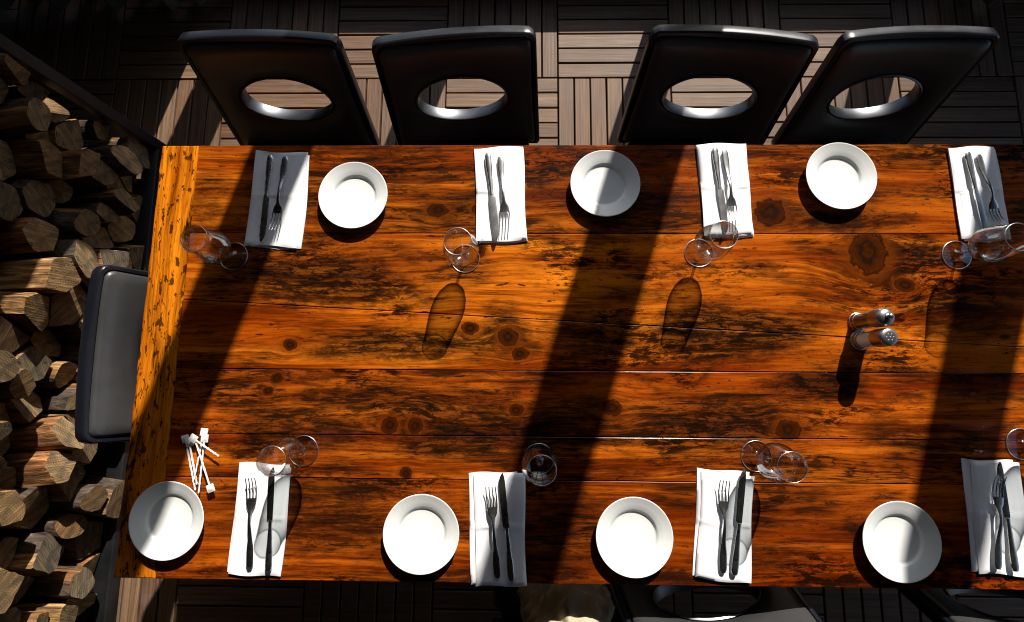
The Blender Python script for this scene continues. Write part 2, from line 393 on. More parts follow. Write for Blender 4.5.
curtain(1.79, 3.4, 'dark grey gathered curtain at the far right corner of the deck', 4)

# ------------------------------------------------------------------ table
TX0, TX1, TY0, TY1, TZ = -.927, 1.62, -.449, .597, .75
tab = tag(empty('dining_table', (.35, .07, 0)), 'long amber lacquered table of wide reclaimed boards laid for lunch', 'table')
def kn(px, py, rx, ry): p = at(px, py); return (p.x, p.y, rx, ry)
def stn(px, py, ax, ay, s): p = at(px, py); return (p.x, p.y, ax, ay, s)
LB, MBn, DB = (.62, .185, .016), (.33, .075, .007), (.013, .005, .002)
yb = [TY1, at(600, 233.5).y, at(600, 371).y, at(600, 481).y, TY0]
XE = -.830
mats_t = [
 table_wood('board_one', 1.3, (.62, .155, .006), (.30, .056, .003), DB, .62, [kn(770, 212, .035, .032), kn(438, 210, .024, .016), kn(480, 209, .018, .014)], dashes=.7,
            stains_at=[stn(300, 200, .16, .07, .75), stn(450, 210, .1, .06, .6), stn(640, 205, .2, .06, .5), stn(850, 222, .15, .03, .8), stn(780, 215, .07, .05, .8), stn(210, 200, .06, .08, .5)]),
 table_wood('board_two', 4.7, (.68, .185, .008), (.36, .068, .003), DB, .42, [kn(868, 252, .042, .050), kn(508, 337, .022, .020), kn(478, 250, .018, .018), kn(905, 285, .022, .016), kn(470, 328, .02, .014), kn(520, 354, .02, .014), kn(290, 345, .015, .013)], dashes=.9,
            stains_at=[stn(720, 330, .24, .07, 1), stn(310, 280, .24, .07, .95), stn(420, 345, .28, .05, .85), stn(600, 330, .15, .06, .8), stn(960, 320, .12, .06, .6), stn(500, 335, .08, .07, .8), stn(890, 275, .06, .04, .8), stn(640, 295, .12, .03, .6)]),
 table_wood('board_three', 8.9, (.65, .160, .007), (.32, .054, .003), DB, .55, [kn(788, 430, .026, .022), kn(612, 408, .020, .018), kn(390, 425, .019, .018), kn(415, 426, .017, .018), kn(277, 378, .014, .012), kn(268, 391, .012, .010), kn(406, 473, .014, .013), kn(516, 410, .016, .012)], dashes=.8,
            stains_at=[stn(820, 385, .12, .05, 1), stn(720, 425, .22, .06, .95), stn(500, 430, .34, .07, 1), stn(300, 430, .24, .06, .8), stn(900, 440, .12, .05, .7), stn(360, 400, .2, .03, .6)]),
 table_wood('board_four', 13.1, (.52, .110, .005), (.24, .040, .002), DB, .62, [kn(903, 466, .018, .014)], dashes=.6,
            stains_at=[stn(330, 520, .24, .10, .6), stn(560, 530, .14, .1, .5), stn(760, 560, .2, .04, .5)])]
rw = random.Random(11)
def board(name, x0, x1, y0, y1, mat, seed):
    # a long board with slightly wavering, worn edges
    r = random.Random(seed); n = 46; loops = []
    def wav(t, k): return .0004 * math.sin(t * 23 + k) + .0004 * math.sin(t * 61 + 2 * k) + r.uniform(-.0004, .0004)
    y0, y0b = y0 if isinstance(y0, tuple) else (y0, y0); y1, y1b = y1 if isinstance(y1, tuple) else (y1, y1)
    lo = [(x0 + (x1 - x0) * i / n, y0 + (y0b - y0) * i / n + abs(wav(i / n, seed))) for i in range(n + 1)]
    hi = [(x0 + (x1 - x0) * i / n, y1 + (y1b - y1) * i / n - abs(wav(i / n, seed + 2))) for i in range(n + 1)]
    pts = [(x, y, 1) for x, y in lo] + [(x, y, -1) for x, y in hi[::-1]]
    def inset(e): return [(min(max(x, x0 + e), x1 - e), y + e * sg) for x, y, sg in pts]
    m_ = MB(); m_.rings([[(x, y, z) for x, y in inset(e)] for e, z in ((.002, TZ - .052), (0, TZ - .050), (0, TZ - .0016), (.0005, TZ - .0005), (.0014, TZ))])
    o = link(name, m_.mesh(name), mat, tab); o.location = -tab.location; return o
s2 = (at(180, 299).y, at(830, 336).y); g2 = (s2[1] - s2[0]) / (at(830, 336).x - at(180, 299).x)
s2 = (s2[0] + g2 * (XE - at(180, 299).x), s2[0] + g2 * (TX1 - .09 - at(180, 299).x)); s3 = at(600, 437).y
G = .0003
for k, (lo_, hi_) in enumerate([(yb[1] + G, yb[0]), ((s2[0] + G, s2[1] + G), yb[1] - G), (yb[2] + G, (s2[0] - G, s2[1] - G)), (s3 + G, yb[2] - G), (yb[3] + G, s3 - G), (yb[4], yb[3] - G)]):
    board('board', XE + .0008, TX1 - .09, lo_, hi_, mats_t[(0, 1, 1, 2, 2, 3)[k]], 3 + k)
m_end = table_wood('end_board', 21.7, (.74, .235, .008), (.52, .135, .004), DB, .12, [], along='y', dashes=1.85, dscale=(30, 78), char=.35)
# the end board is a board turned across: build it along y
def end_board(x0, x1):
    r = random.Random(5); n = 30; L = [(x0 + abs(.002 * math.sin(i * .9)) + r.uniform(0, .001), TY0 + (TY1 - TY0) * i / n) for i in range(n + 1)]
    pts = [(x1, TY0), (x1, TY1)] + L[::-1]; cx, cy = (x0 + x1) / 2, (TY0 + TY1) / 2
    def inset(e): return [(x + (e if x < cx else -e), min(max(y, TY0 + e), TY1 - e)) for x, y in pts]
    m_ = MB(); m_.rings([[(x, y, z) for x, y in inset(e)] for e, z in ((.002, TZ - .052), (0, TZ - .05), (0, TZ - .0035), (.0012, TZ - .001), (.0035, TZ))])
    o = link('end_board', m_.mesh('end_board'), m_end, tab); o.location = -tab.location
end_board(TX0, XE - .0005); end_board(TX1 - .0893, TX1)
for x in (-.43, .82):
    for yy in (-.28, .20):
        m_ = MB(); m_.box(x - .035, x + .035, yy, yy + .08, .04, .66, .004)
        o = link('trestle_leg', m_.mesh('trestle_leg', 40), M['black'], tab); o.location = -tab.location
    m_ = MB(); m_.box(x - .045, x + .045, -.34, .34, .001, .039, .004); o = link('trestle_foot', m_.mesh('trestle_foot', 40), M['black'], tab); o.location = -tab.location
    m_ = MB(); m_.box(x - .045, x + .045, -.34, .34, .661, .697, .004); o = link('trestle_head', m_.mesh('trestle_head', 40), M['black'], tab); o.location = -tab.location

# ------------------------------------------------------------------ chairs
REC = R(17.4)
def rrect(hw0, hw1, h0, h1, rad, n=144):
    """rounded trapezoid outline sampled by angle about the hole centre; h0 below, h1 above"""
    pts = []
    cs = [(hw1 - rad, h1 - rad, 0), (-(hw1 - rad), h1 - rad, 90), (-(hw0 - rad * .5), -h0 + rad * .5, 180), (hw0 - rad * .5, -h0 + rad * .5, 270)]
    for ci, (x, y, a0) in enumerate(cs):
        rr = rad if ci < 2 else rad * .5
        for k in range(10):
            a = R(a0 + 90 * k / 9); pts.append(Vector((x + rr * math.cos(a), y + rr * math.sin(a))))
    out = []
    for i in range(n):
        a = 2 * math.pi * i / n; d = Vector((math.cos(a), math.sin(a))); best = None
        for p, q in zip(pts, pts[1:] + pts[:1]):
            e = q - p; den = d.x * e.y - d.y * e.x
            if abs(den) < 1e-9: continue
            t = (p.x * e.y - p.y * e.x) / den; s_ = (p.x * d.y - p.y * d.x) / den
            if t > 0 and -1e-6 <= s_ <= 1 + 1e-6: best = t if best is None else max(best, t)
        out.append(d * best)
    return out
HC = .185                       # hole centre above the panel's foot, along the panel
def panel_pt(u, v, wv):         # panel coordinates -> chair coordinates (front faces -Y)
    wv = wv - .016 * (u / .2) ** 2 + .010
    vv = v + HC
    return (u, vv * math.sin(REC) + wv * math.cos(REC), .44 + vv * math.cos(REC) - wv * math.sin(REC))
def ring(ou, inn, k, wv):       # k: 0 at hole edge .. 1 at outer edge
    return [panel_pt(a.x + (b.x - a.x) * k, a.y + (b.y - a.y) * k, wv) for a, b in zip(inn, ou)]
def ell(a, b, n=144): return [Vector((a * math.cos(2 * math.pi * i / n), b * math.sin(2 * math.pi * i / n))) for i in range(n)]
def make_chair():
    root = empty('dining_chair', (0, 0, 0))
    ou = rrect(.224, .211, HC - .0, .195, .022); N = len(ou)
    m_ = MB()
    def sc(pts, e): return [p - p.normalized() * e for p in pts]
    # frame shell: back, sides, narrow front border
    def strip(specs, closed):
        rs = [[panel_pt(p.x, p.y, wv) for p in pts] for pts, wv in specs]
        m_.rings(rs + ([rs[0]] if closed else []), False, False)
    hb = ell(.129, .073)
    mid = lambda k, e=0: [a + (b - a) * k for a, b in zip(hb, sc(ou, e))]
    strip([(hb, .033), (mid(.5), .033), (sc(ou, .004), .033), (sc(ou, .001), .031), (ou, .028), (ou, .006), (sc(ou, .001), .004), (sc(ou, .004), .001), (sc(ou, .013), .0), (sc(ou, .015), .006), (hb, .006)], True)
    link('back_frame', m_.mesh('back_frame', 30), M['black'], root)
    m_ = MB(); po = sc(ou, .0165); hp = ell(.134, .078)
    pm = lambda k: [a + (b - a) * k for a, b in zip(hp, po)]
    rs = [[panel_pt(p.x, p.y, wv) for p in pts] for pts, wv in ((hp, .0055), (hp, -.001), (pm(.05), -.006), (pm(.3), -.0095), (pm(.7), -.010), (pm(.93), -.007), (pm(.985), -.002), (po, .004))]
    m_.rings(rs, False, False); link('back_pad', m_.mesh('back_pad', 50), M['leather'], root)
    m_ = MB(); h0, h1 = ell(.1275, .0715), ell(.1335, .0775)
    rs = [[panel_pt(p.x, p.y, wv) for p in pts] for pts, wv in ((h0, .034), (h0, -.004), (ell(.1295, .0735), -.0065), (h1, -.004), (h1, .0052))]
    m_.rings(rs, False, False); link('hole_ring', m_.mesh('hole_ring', 40), M['steel_ring'], root)
    # seat
    def srect(e, z, r=.04):
        x0, x1, y0, y1 = -.215 + e, .215 - e, -.41 + e, -.012 - e; pts = []
        for (x, y, a0) in ((x1 - r, y1 - r, 0), (x0 + r, y1 - r, 90), (x0 + r, y0 + r, 180), (x1 - r, y0 + r, 270)):
            for k in range(6): a = R(a0 + 18 * k); pts.append((x + r * math.cos(a), y + r * math.sin(a), z))
        return pts
    m_ = MB(); m_.rings([srect(.02, .412), srect(.004, .418), srect(0, .43), srect(.003, .448), srect(.012, .456), srect(.04, .461), srect(.1, .463)]); link('seat', m_.mesh('seat', 50), M['leather'], root)
    m_ = MB(); m_.rings([srect(.025, .375), srect(.012, .378), srect(.012, .4115)]); link('seat_frame', m_.mesh('seat_frame', 40), M['black'], root)
    m_ = MB(); m_.box(-.19, .19, -.011, .012, .378, .47, .003); link('back_bracket', m_.mesh('back_bracket', 40), M['black'], root)
    for sx in (-1, 1):
        for y in (-.385, -.035):
            m_ = MB(); x = sx * .185; s_ = .03 if y > -.1 else -.012
            m_.rings([[(x + sx * o + a * wd, y + s_ * t + b_ * wd, z) for a, b_ in ((-1, -1), (1, -1), (1, 1), (-1, 1))] for z, wd, o, t in ((.001, .0115, .012, 1), (.2, .015, .006, .5), (.374, .0175, 0, 0))])
            link('leg', m_.mesh('leg', 40), M['black'], root)
    return root
proto = make_chair()
chairs = [
 ((-.677, .742), -1.0, 'black chair with oval hole in its back, far side, leftmost', 'chairs along the far side'),
 ((-.165, .744), 4.3, 'black chair with oval hole in its back, far side, second from left', 'chairs along the far side'),
 ((.528, .744), -4.6, 'black chair with oval hole in its back, far side, third from left', 'chairs along the far side'),
 ((1.0, .742), 1.2, 'black chair with oval hole in its back, far side, rightmost', 'chairs along the far side'),
 ((-.884, .066), 91.5, 'dark chair with grey padded back at the table end beside the firewood', None),
 ((.455, -.461), 187, 'chair at the near side just below the third napkin, back cut by the frame', 'chairs along the near side'),
 ((1.19, -.461), 180, 'chair at the near side below the rightmost napkin, almost wholly out of the picture', 'chairs along the near side'),
 ((.14, -.66), 180, 'pulled-out chair at the near side holding the beige bag', 'chairs along the near side')]
for i, ((x, y), a, lab, g) in enumerate(chairs):
    c = proto if i == 0 else copy_tree(proto)
    c.location = (x, y, 0); c.rotation_euler = (0, 0, R(a)); c.scale = (.93 if i == 3 else 1, 1, 1); c['label'] = lab; c['category'] = 'chair'
    if g: c['group'] = g
    elif 'group' in c: del c['group']

# beige bag slumped on the pulled-out chair
def bag():
    r = random.Random(2); rs = []; n = 64
    for k in range(27):
        t = k / 26; z = .245 * t
        prof = (1 - max(0, (t - .35) / .65) ** 2.4) ** .55 if t < 1 else 0
        rx, ry = .112 * max(prof, .02), .085 * max(prof, .02); ring_ = []
        for i in range(n):
            a = 2 * math.pi * i / n; f = 1 + .05 * math.sin(3 * a + 5 * t) + .045 * math.sin(7 * a - 9 * t) * t + .022 * math.sin(13 * a + 14 * t)
            fold = .010 * math.sin(38 * (t + .09 * math.sin(2 * a))) * (1 if t < .9 else 0)
            ring_.append(((rx + fold) * f * math.cos(a), (ry + fold) * f * math.sin(a), z + .012 * math.sin(2 * a + 1) * t + .008 * math.sin(5 * a) * t))
        rs.append(ring_)
    m_ = MB(); m_.rings(rs); root = tag(empty('canvas_bag', (.118, -.580, .450), R(8)), 'rumpled beige cloth bag below the bottom edge of the table', 'bag')
    link('body', m_.mesh('bag_body', 80), M['bag'], root)
    fl = []
    for i in range(25):
        u = (i / 24 - .5) * .15; z = .236 - 6.5 * u * u + .004 * math.sin(i * 1.3); y0 = -.035
        fl.append([(u, y0 + .012 * math.sin(u * 30), z + .012), (u, y0 - .045, z - .006 + .004 * math.sin(u * 50)), (u, y0 - .046, z - .012), (u, y0 - .002, z + .004)])
    m_ = MB(); m_.rings(fl); link('flap', m_.mesh('bag_flap', 60), M['bag'], root)
bag()

# ------------------------------------------------------------------ plates
def plate_mesh():
    pr = [(.002, .0022), (.040, .0022), (.0405, .0004), (.045, .0004), (.0465, .003), (.054, .0068), (.068, .0125), (.0835, .0186), (.0852, .0197), (.0860, .0209), (.0856, .0219), (.0845, .0221), (.083, .0214), (.069, .0163), (.0575, .0118), (.0545, .0100), (.0525, .0072), (.0505, .0058), (.047, .0050), (.025, .0046), (.002, .0045)]
    m_ = MB(); lathe(m_, pr, 72); me = m_.mesh('plate', 50); me.materials.append(M['china']); return me
pme = plate_mesh()
plates = [(353, 194.9, 'white side plate in full sun at upper left, right of the leftmost far napkin'),
 (605.3, 183.1, 'white side plate half in shade at top centre of the table'),
 (841.3, 175.6, 'white side plate in full sun at upper right, touching the far table edge'),
 (166.3, 520.5, 'white side plate on the table corner beside the white plastic picks'),
 (421, 533.9, 'white side plate left of the second near napkin'),
 (634.5, 537, 'white side plate left of the third near napkin, in full sun'),
 (901.8, 541.6, 'white side plate at lower right, its right side shaded')]
for x, y, lab in plates:
    p = at(x, y, TZ + .021); tag(link('plate', pme, None, None, (p.x, p.y, TZ + .0004)), lab, 'plate', 'side plates')

# ------------------------------------------------------------------ napkins
def fold_mesh(w_, h_, t, seed, nm, z0=0):
    r = random.Random(seed); nx, ny = 22, 40; ph = [r.uniform(0, 6) for _ in range(6)]
    def hgt(u, v):
        return (.0017 * math.sin(u * 5 + ph[0] + v * 2) + .0014 * math.sin(v * 8 + ph[1]) + .0011 * math.sin(u * 9 - v * 6 + ph[2])
                + .0016 * math.exp(-((v - .52) / .018) ** 2) + .0008 * math.exp(-((u - .78 + .03 * math.sin(v * 4 + ph[3])) / .02) ** 2))
    def edge(u, v):
        return (1 + 0 * u, )
    top = []; bot = []
    def xy(u, v):
        x = (u - .5) * w_; y = (v - .5) * h_
        x += .0026 * math.sin(v * 5 + ph[4]) * (1 if u > .5 else -.6); y += .0022 * math.sin(u * 6 + ph[5]) * (1 if v > .5 else -1)
        return x, y
    V = []; F = []
    for j in range(ny + 1):
        for i in range(nx + 1):
            u, v = i / nx, j / ny; x, y = xy(u, v)
            de = min(min(u, 1 - u) * w_, min(v, 1 - v) * h_); rr = t * .55
            rd = 0 if de >= rr else rr - math.sqrt(max(0, rr * rr - (rr - de) ** 2))
            V.append((x, y, z0 + t - rd * .9 + hgt(u, v) * min(1, de / .006)))
    nb = len(V)
    for j in range(ny + 1):
        for i in range(nx + 1):
            u, v = i / nx, j / ny; x, y = xy(u, v); V.append((x, y, z0 + .0002))
    W = nx + 1
    for j in range(ny):
        for i in range(nx):
            a = j * W + i; F.append((a, a + 1, a + W + 1, a + W)); F.append((nb + a, nb + a + W, nb + a + W + 1, nb + a + 1))
    for i in range(nx):
        F.append((i, nb + i, nb + i + 1, i + 1)); a = ny * W + i; F.append((a, a + 1, nb + a + 1, nb + a))
    for j in range(ny):
        a = j * W; F.append((a, a + W, nb + a + W, nb + a)); a = j * W + nx; F.append((a, nb + a, nb + a + W, a + W))
    m_ = MB(); m_.add(V, F); return m_.mesh(nm, 60)
NAPT = .0085
naps = [  # corners tl, tr, br, bl in the photo, under-fold offset, label
 ([(256.6, 152), (309.9, 152.4), (300.8, 248.5), (243.8, 246.8)], .010, 'folded white napkin at upper left, mostly in shade'),
 ([(474.8, 148.3), (522.5, 146.5), (528, 241.3), (476.6, 243.1)], .002, 'folded white napkin second from left on the far side'),
 ([(697, 143.9), (745, 143.9), (755.6, 237), (704.4, 237.6)], .002, 'folded white napkin third from left on the far side'),
 ([(946.5, 147.6), (997, 146.5), (1012.3, 239.5), (963.7, 241.4)], .006, 'folded white napkin at upper right, tilted and half in shade'),
 ([(239.1, 460.6), (292, 467.5), (280.3, 577.2), (226.4, 573.2)], -.006, 'folded white napkin at lower left, in sun under the fork and knife'),
 ([(468.4, 472), (523.9, 473.4), (527.3, 586.6), (471, 585.2)], -.012, 'folded white napkin at bottom centre, in shade with its lower fold showing'),
 ([(698, 468.8), (754, 473), (750.2, 581.2), (693.4, 580)], -.007, 'folded white napkin third from left on the near side, in full sun'),
 ([(963, 459.4), (1021, 461.5), (1029, 574), (974.7, 575.4)], -.013, 'folded white napkin at lower right corner under crossed fork and knife')]
for k, (cs, off, lab) in enumerate(naps):
    P = [at(x, y, TZ + .006) for x, y in cs]; c = sum(P, Vector()) / 4
    up = (P[0] + P[1] - P[2] - P[3]); rz = math.atan2(-up.x, up.y)
    wd = ((P[1] - P[0]).length + (P[2] - P[3]).length) / 2; ht = up.length / 2
    root = tag(empty('napkin', (c.x, c.y, TZ + .0004), rz), lab, 'napkin', 'folded napkins')
    a = abs(off)
    link('fold', fold_mesh(wd - a, ht - .003, .0035, 40 + k, 'under_fold'), M['napkin'], root, ((-a / 2 if off < 0 else a / 2), .002 if off < 0 else -.002, 0), (0, 0, R(.6)))
    link('fold', fold_mesh(wd - a, ht - .003, .0045, 60 + k, 'upper_fold', 0), M['napkin'], root, ((a / 2 if off < 0 else -a / 2), -.002 if off < 0 else .002, .0037), (0, 0, R(-.4)))

# ------------------------------------------------------------------ cutlery (length along +Y from handle end to tip)
def knife_meshes(L=.222):
    H = .48 * L; m_ = MB(); rs = []
    for i in range(25):
        t = i / 24; hw, ht = lerp_tab([(0, (.0052, .0025)), (.06, (.0078, .0034)), (.25, (.0080, .0036)), (.6, (.0058, .0032)), (.92, (.0042, .0030)), (1, (.0050, .0028))], t)
        rs.append(sect(0, H * t, .0042 - .0006 * math.sin(t * 3), hw, ht, 12, .85))
    m_.rings(rs); hm = m_.mesh('knife_handle', 50)
    m_ = MB(); rs = []
    for i in range(25):
        t = i / 24; y = H + .0004 + (L - H) * t
        l, r = lerp_tab([(0, (-.0048, .0048)), (.04, (-.0085, .0055)), (.5, (-.0095, .0060)), (.8, (-.0090, .0058)), (.93, (-.0055, .0050)), (1, (.0012, .0030))], t)
        th = .0011 - .0004 * t; rs.append([(l, y, .0042 - .0002), (l * .4, y, .0042 - th), (r, y, .0042 - th), (r, y, .0042 + th), (l * .4, y, .0042 + th), (l, y, .0042 + .0002)])
    m_.rings(rs); bmh = m_.mesh('knife_blade', 40)
    for me in (hm, bmh): me.materials.append(M['steel'])
    return hm, bmh
def fork_meshes(L=.192):
    HB = .655 * L; m_ = MB(); rs = []
    def zc(y): t = y / L; return .0030 + .0075 * math.exp(-((t - .52) / .17) ** 2) + (.010 * max(0, (t - .78) / .22) ** 2)
    for i in range(34):
        t = i / 33; y = HB * 1.17 * t
        hw, ht = lerp_tab([(0, (.0045, .0012)), (.05, (.0078, .0016)), (.2, (.0080, .0017)), (.5, (.0045, .0018)), (.72, (.0030, .0019)), (.82, (.0042, .0015)), (.92, (.0105, .0011)), (1, (.0122, .0010))], t)
        rs.append(sect(0, y, zc(y), hw, ht, 12, .85))
    m_.rings(rs); hm = m_.mesh('fork_handle', 50)
    tines = []
    for x0 in (-.0105, -.0035, .0035, .0105):
        m_ = MB(); rs = []; ys = HB * 1.17 - .001
        for i in range(9):
            t = i / 8; y = ys + (L - ys) * t; rs.append(sect(x0 * (1 + .06 * math.sin(t * 3)), y, zc(y), .0018 * (1 - .45 * t), .0010 * (1 - .4 * t), 8, .8))
        m_.rings(rs); tines.append(m_.mesh('fork_tine', 50))
    for me in [hm] + tines: me.materials.append(M['steel'])
    return hm, tines
kh, kb = knife_meshes(); fh, ft = fork_meshes()
ZC = TZ + NAPT + .0030
cut = [
 ('knife', (270.4, 155.6), (261.2, 241.5), 'knife on the shaded upper left napkin'), ('fork', (285, 156.5), (274.8, 231), 'fork on the shaded upper left napkin'),
 ('knife', (487.7, 153.5), (496.4, 240.7), 'knife on the second far napkin from the left'), ('fork', (500, 156.8), (506.2, 229), 'fork on the second far napkin from the left'),
 ('knife', (714.6, 148), (725.7, 233.9), 'knife on the third far napkin from the left'), ('fork', (724.7, 149.8), (734, 223.5), 'fork on the third far napkin from the left'),
 ('knife', (967.4, 152.6), (986.8, 237.7), 'knife on the tilted upper right napkin, tip seen through a glass'), ('fork', (979, 154.4), (998.8, 226), 'fork on the tilted upper right napkin'),
 ('knife', (268.2, 570.6), (272.7, 467.5), 'knife on the lower left napkin, tip behind a glass'), ('fork', (249.1, 567.6), (252, 477.5), 'fork on the lower left napkin'),
 ('knife', (511.7, 580.6), (501.6, 473.4), 'knife on the bottom centre napkin'), ('fork', (497.6, 578), (490.6, 486), 'fork on the bottom centre napkin'),
 ('knife', (734.5, 574.9), (744.1, 469.4), 'knife on the third near napkin, its tip past the napkin edge'), ('fork', (723.6, 573.2), (723.6, 479.8), 'fork on the third near napkin'),
 ('knife', (1015.8, 571.2), (999, 462.1), 'knife on the lower right napkin, beneath the fork tines'), ('fork', (997, 568.7), (996, 475), 'fork on the lower right napkin, its tines over the knife')]
for kd, a, b_, lab in cut:
    A, B = at(*a, ZC + .004), at(*b_, ZC + .004); d = B - A; L0 = .222 if kd == 'knife' else .192
    root = tag(empty(kd, (A.x, A.y, ZC), math.atan2(-d.x, d.y)), lab, kd, kd + 's laid on the napkins'); k = d.length / L0
    root.scale = (1, k, 1)
    if 'over the knife' in lab: root.location.z += .0045
    if kd == 'knife': link('handle', kh, None, root); link('blade', kb, None, root)
    else:
        link('handle', fh, None, root)
        for t in ft: link('tine', t, None, root)

# ------------------------------------------------------------------ wine glasses
def glass_tree():
    root = empty('wine_glass', (0, 0, 0)); n = 56
    m_ = MB(); lathe(m_, [(.001, .0004), (.033, .0004), (.0345, .0012), (.0342, .0022), (.030, .0030), (.016, .0048), (.007, .0085), (.004, .014)], n, cap1=False)
    base = m_.mesh('glass_foot', 50)
    m_ = MB(); lathe(m_, [(.0040, .0141), (.0034, .022), (.0033, .036), (.0044, .046), (.0075, .0515)], 28, cap0=False, cap1=False); stem = m_.mesh('glass_stem', 60)
    outer = [(.0076, .0518), (.019, .0558), (.029, .0630), (.0365, .0735), (.0402, .084), (.0408, .094), (.0394, .107), (.0362, .123), (.0328, .139), (.0302, .1535)]
    inner = [(r - (.0010 if z > .06 else .0016), z + (.0025 if z < .06 else 0.0002)) for r, z in outer[::-1]]
    m_ = MB(); lathe(m_, outer + [(.0297, .1543)] + inner + [(.001, .0545)], n, cap0=False); bowl = m_.mesh('glass_bowl', 60)
    for nm, me in (('foot', base), ('stem', stem), ('bowl', bowl)): 
        me.materials.append(M[{'bowl': 'glass', 'foot': 'foot_glass', 'stem': 'stem_glass'}[nm]]); po_ = link(nm, me, None, root)
        if nm != 'stem':
            rr, zz, q = (.0300, .1541, .0008) if nm == 'bowl' else (.0346, .0015, .0009)
            m_ = MB(); m_.rings([[((rr + q * math.cos(a)) * math.cos(b_), (rr + q * math.cos(a)) * math.sin(b_), zz + q * math.sin(a)) for b_ in [2 * math.pi * i / n for i in range(n)]] for a in [2 * math.pi * k / 8 for k in range(9)]], False, False)
            link('rim', m_.mesh('glass_rim', 60), M['rim_glass'], po_)
    return root
gp = glass_tree()
glasses = [((234, 256.3), 'empty wine glass at upper left by the shaded napkin'), ((465.4, 258.7), 'empty wine glass left of the second far napkin'),
 ((698.6, 253), 'empty wine glass over the corner of the third far napkin'), ((956.2, 255.1), 'empty wine glass below the tilted upper right napkin'),
 ((303.7, 450.7), 'empty wine glass above the lower left napkin, near the plastic picks'), ((538.8, 458.7), 'empty wine glass in the shade band at bottom centre'),
 ((756.2, 455.9), 'empty wine glass above the third near napkin'), ((1021, 444), 'empty wine glass cut off by the right picture edge')]
for i, ((x, y), lab) in enumerate(glasses):
    g = gp if i == 0 else copy_tree(gp); p = at(x, y); g.location = (p.x, p.y, TZ + .0004); g.rotation_euler.z = i * .7
    tag(g, lab, 'wine glass', 'empty wine glasses')

# ------------------------------------------------------------------ salt and pepper
def shaker(px_, kind, lab):
    p = at(*px_); root = tag(empty(kind + '_shaker', (p.x, p.y, TZ + .0004)), lab, 'shaker')
    m_ = MB(); lathe(m_, [(.001, .0004), (.0205, .0004), (.0222, .003), (.0215, .0075), (.0188, .0115), (.0183, .06), (.0165, .067), (.0150, .067), (.0168, .058), (.0172, .013), (.001, .0105)], 40); link('glass_body', m_.mesh('shaker_body', 50), M['shaker_glass'], root)
    for rr, zz in ((.0220, .0030), (.0190, .0108)):
        m_ = MB(); q = .0011; m_.rings([[((rr + q * math.cos(a)) * math.cos(b_), (rr + q * math.cos(a)) * math.sin(b_), zz + q * math.sin(a)) for b_ in [2 * math.pi * i / 40 for i in range(40)]] for a in [2 * math.pi * k / 8 for k in range(9)]], False, False)
        link('glass_ring', m_.mesh('shaker_ring', 60), M['rim_glass'], root)
    m_ = MB(); top = .053 if kind == 'salt' else .059
    lathe(m_, [(.001, .0115), (.0155, .012), (.0166, .015), (.0166, top - .001), (.015, top), (.001, top + .0015)], 32); link('contents', m_.mesh(kind + '_contents', 50), M[kind], root)
    m_ = MB()
    if kind == 'salt':
        pr = [(.0186, .0605), (.0203, .0605), (.0206, .064), (.0204, .090), (.0195, .0955), (.0172, .0982), (.010, .0990), (.001, .0993)]
    else:
        pr = [(.0186, .0605), (.0203, .0605), (.0206, .064), (.0204, .088), (.0190, .0935), (.0150, .0975), (.008, .0995), (.001, .1000)]
    lathe(m_, pr, 40, cap0=False); cap = link('cap', m_.mesh(kind + '_cap', 50), M['cap'], root)
    if kind == 'salt':
        for k in range(7):
            a = k * math.pi / 3; rr = 0 if k == 6 else .0075
            m_ = MB(); lathe(m_, [(.0010, .0986), (.0010, .0998)], 10); link('hole', m_.mesh('pour_hole', 40), M['hole'], cap, (rr * math.cos(a), rr * math.sin(a), -.0004 + (0 if rr else .0003)))
    else:
        m_ = MB(); lathe(m_, [(.0065, .0985), (.0065, .1015), (.0045, .1025), (.0045, .1045), (.0060, .107), (.0060, .110), (.0040, .1120), (.001, .1124)], 24); link('knob', m_.mesh('pepper_knob', 50), M['cap'], cap)
shaker((859.4, 340.5), 'salt', 'glass salt shaker with a flat pierced steel cap, nearer of the pair')
shaker((857.5, 322), 'pepper', 'glass pepper shaker with a domed knobbed steel cap, farther of the pair')

# ------------------------------------------------------------------ plastic picks
picks = [((185, 439), (195.1, 490.5), 'white plastic pick at the left of the heap'), ((189.9, 442.5), (197.5, 484.5), 'white plastic pick second from the left in the heap'),
 ((205.3, 432), (195.5, 479), 'white plastic pick whose head lies topmost of the heap'), ((206.6, 438.1), (200.8, 492.6), 'white plastic pick crossing the heap to its lowest tip'),
 ((213.3, 487.3), (198.5, 441), 'white plastic pick lying with its square head at the bottom of the heap'), ((196.9, 437.8), (222.4, 455.3), 'short white plastic pick pointing right from the heap')]
for k, (a, b_, lab) in enumerate(picks):
    A, B = at(*a, TZ + .003), at(*b_, TZ + .003); d = B - A; L = d.length
    z = .0005 + .0029 * k
    root = tag(empty('plastic_pick', (A.x, A.y, TZ + z), math.atan2(-d.x, d.y)), lab, 'pick', 'heap of white plastic picks')
    m_ = MB(); m_.box(-.0085, .0085, -.009, .009, 0, .0026, .0006); hd = link('head', m_.mesh('pick_head', 40), M['plastic'], root)
    m_ = MB(); m_.box(-.0050, .0050, -.0055, .0055, .0027, .0031, .0001); link('stamp', m_.mesh('pick_stamp', 40), M['hole'], hd)
    m_ = MB(); rs = []
    nseg = 26
    for i in range(nseg + 1):
        t = i / nseg; hw = .0016 * (1 - .2 * t) + (.0009 if (i % 4 == 1 and t > .2) else 0)
        if i == nseg: hw = .0005
        y = .0092 + (L - .0092) * t; rs.append([(-hw, y, .0004), (hw, y, .0004), (hw, y, .0024), (-hw, y, .0024)])
    m_.rings(rs); link('shaft', m_.mesh('pick_shaft', 40), M['plastic'], root)

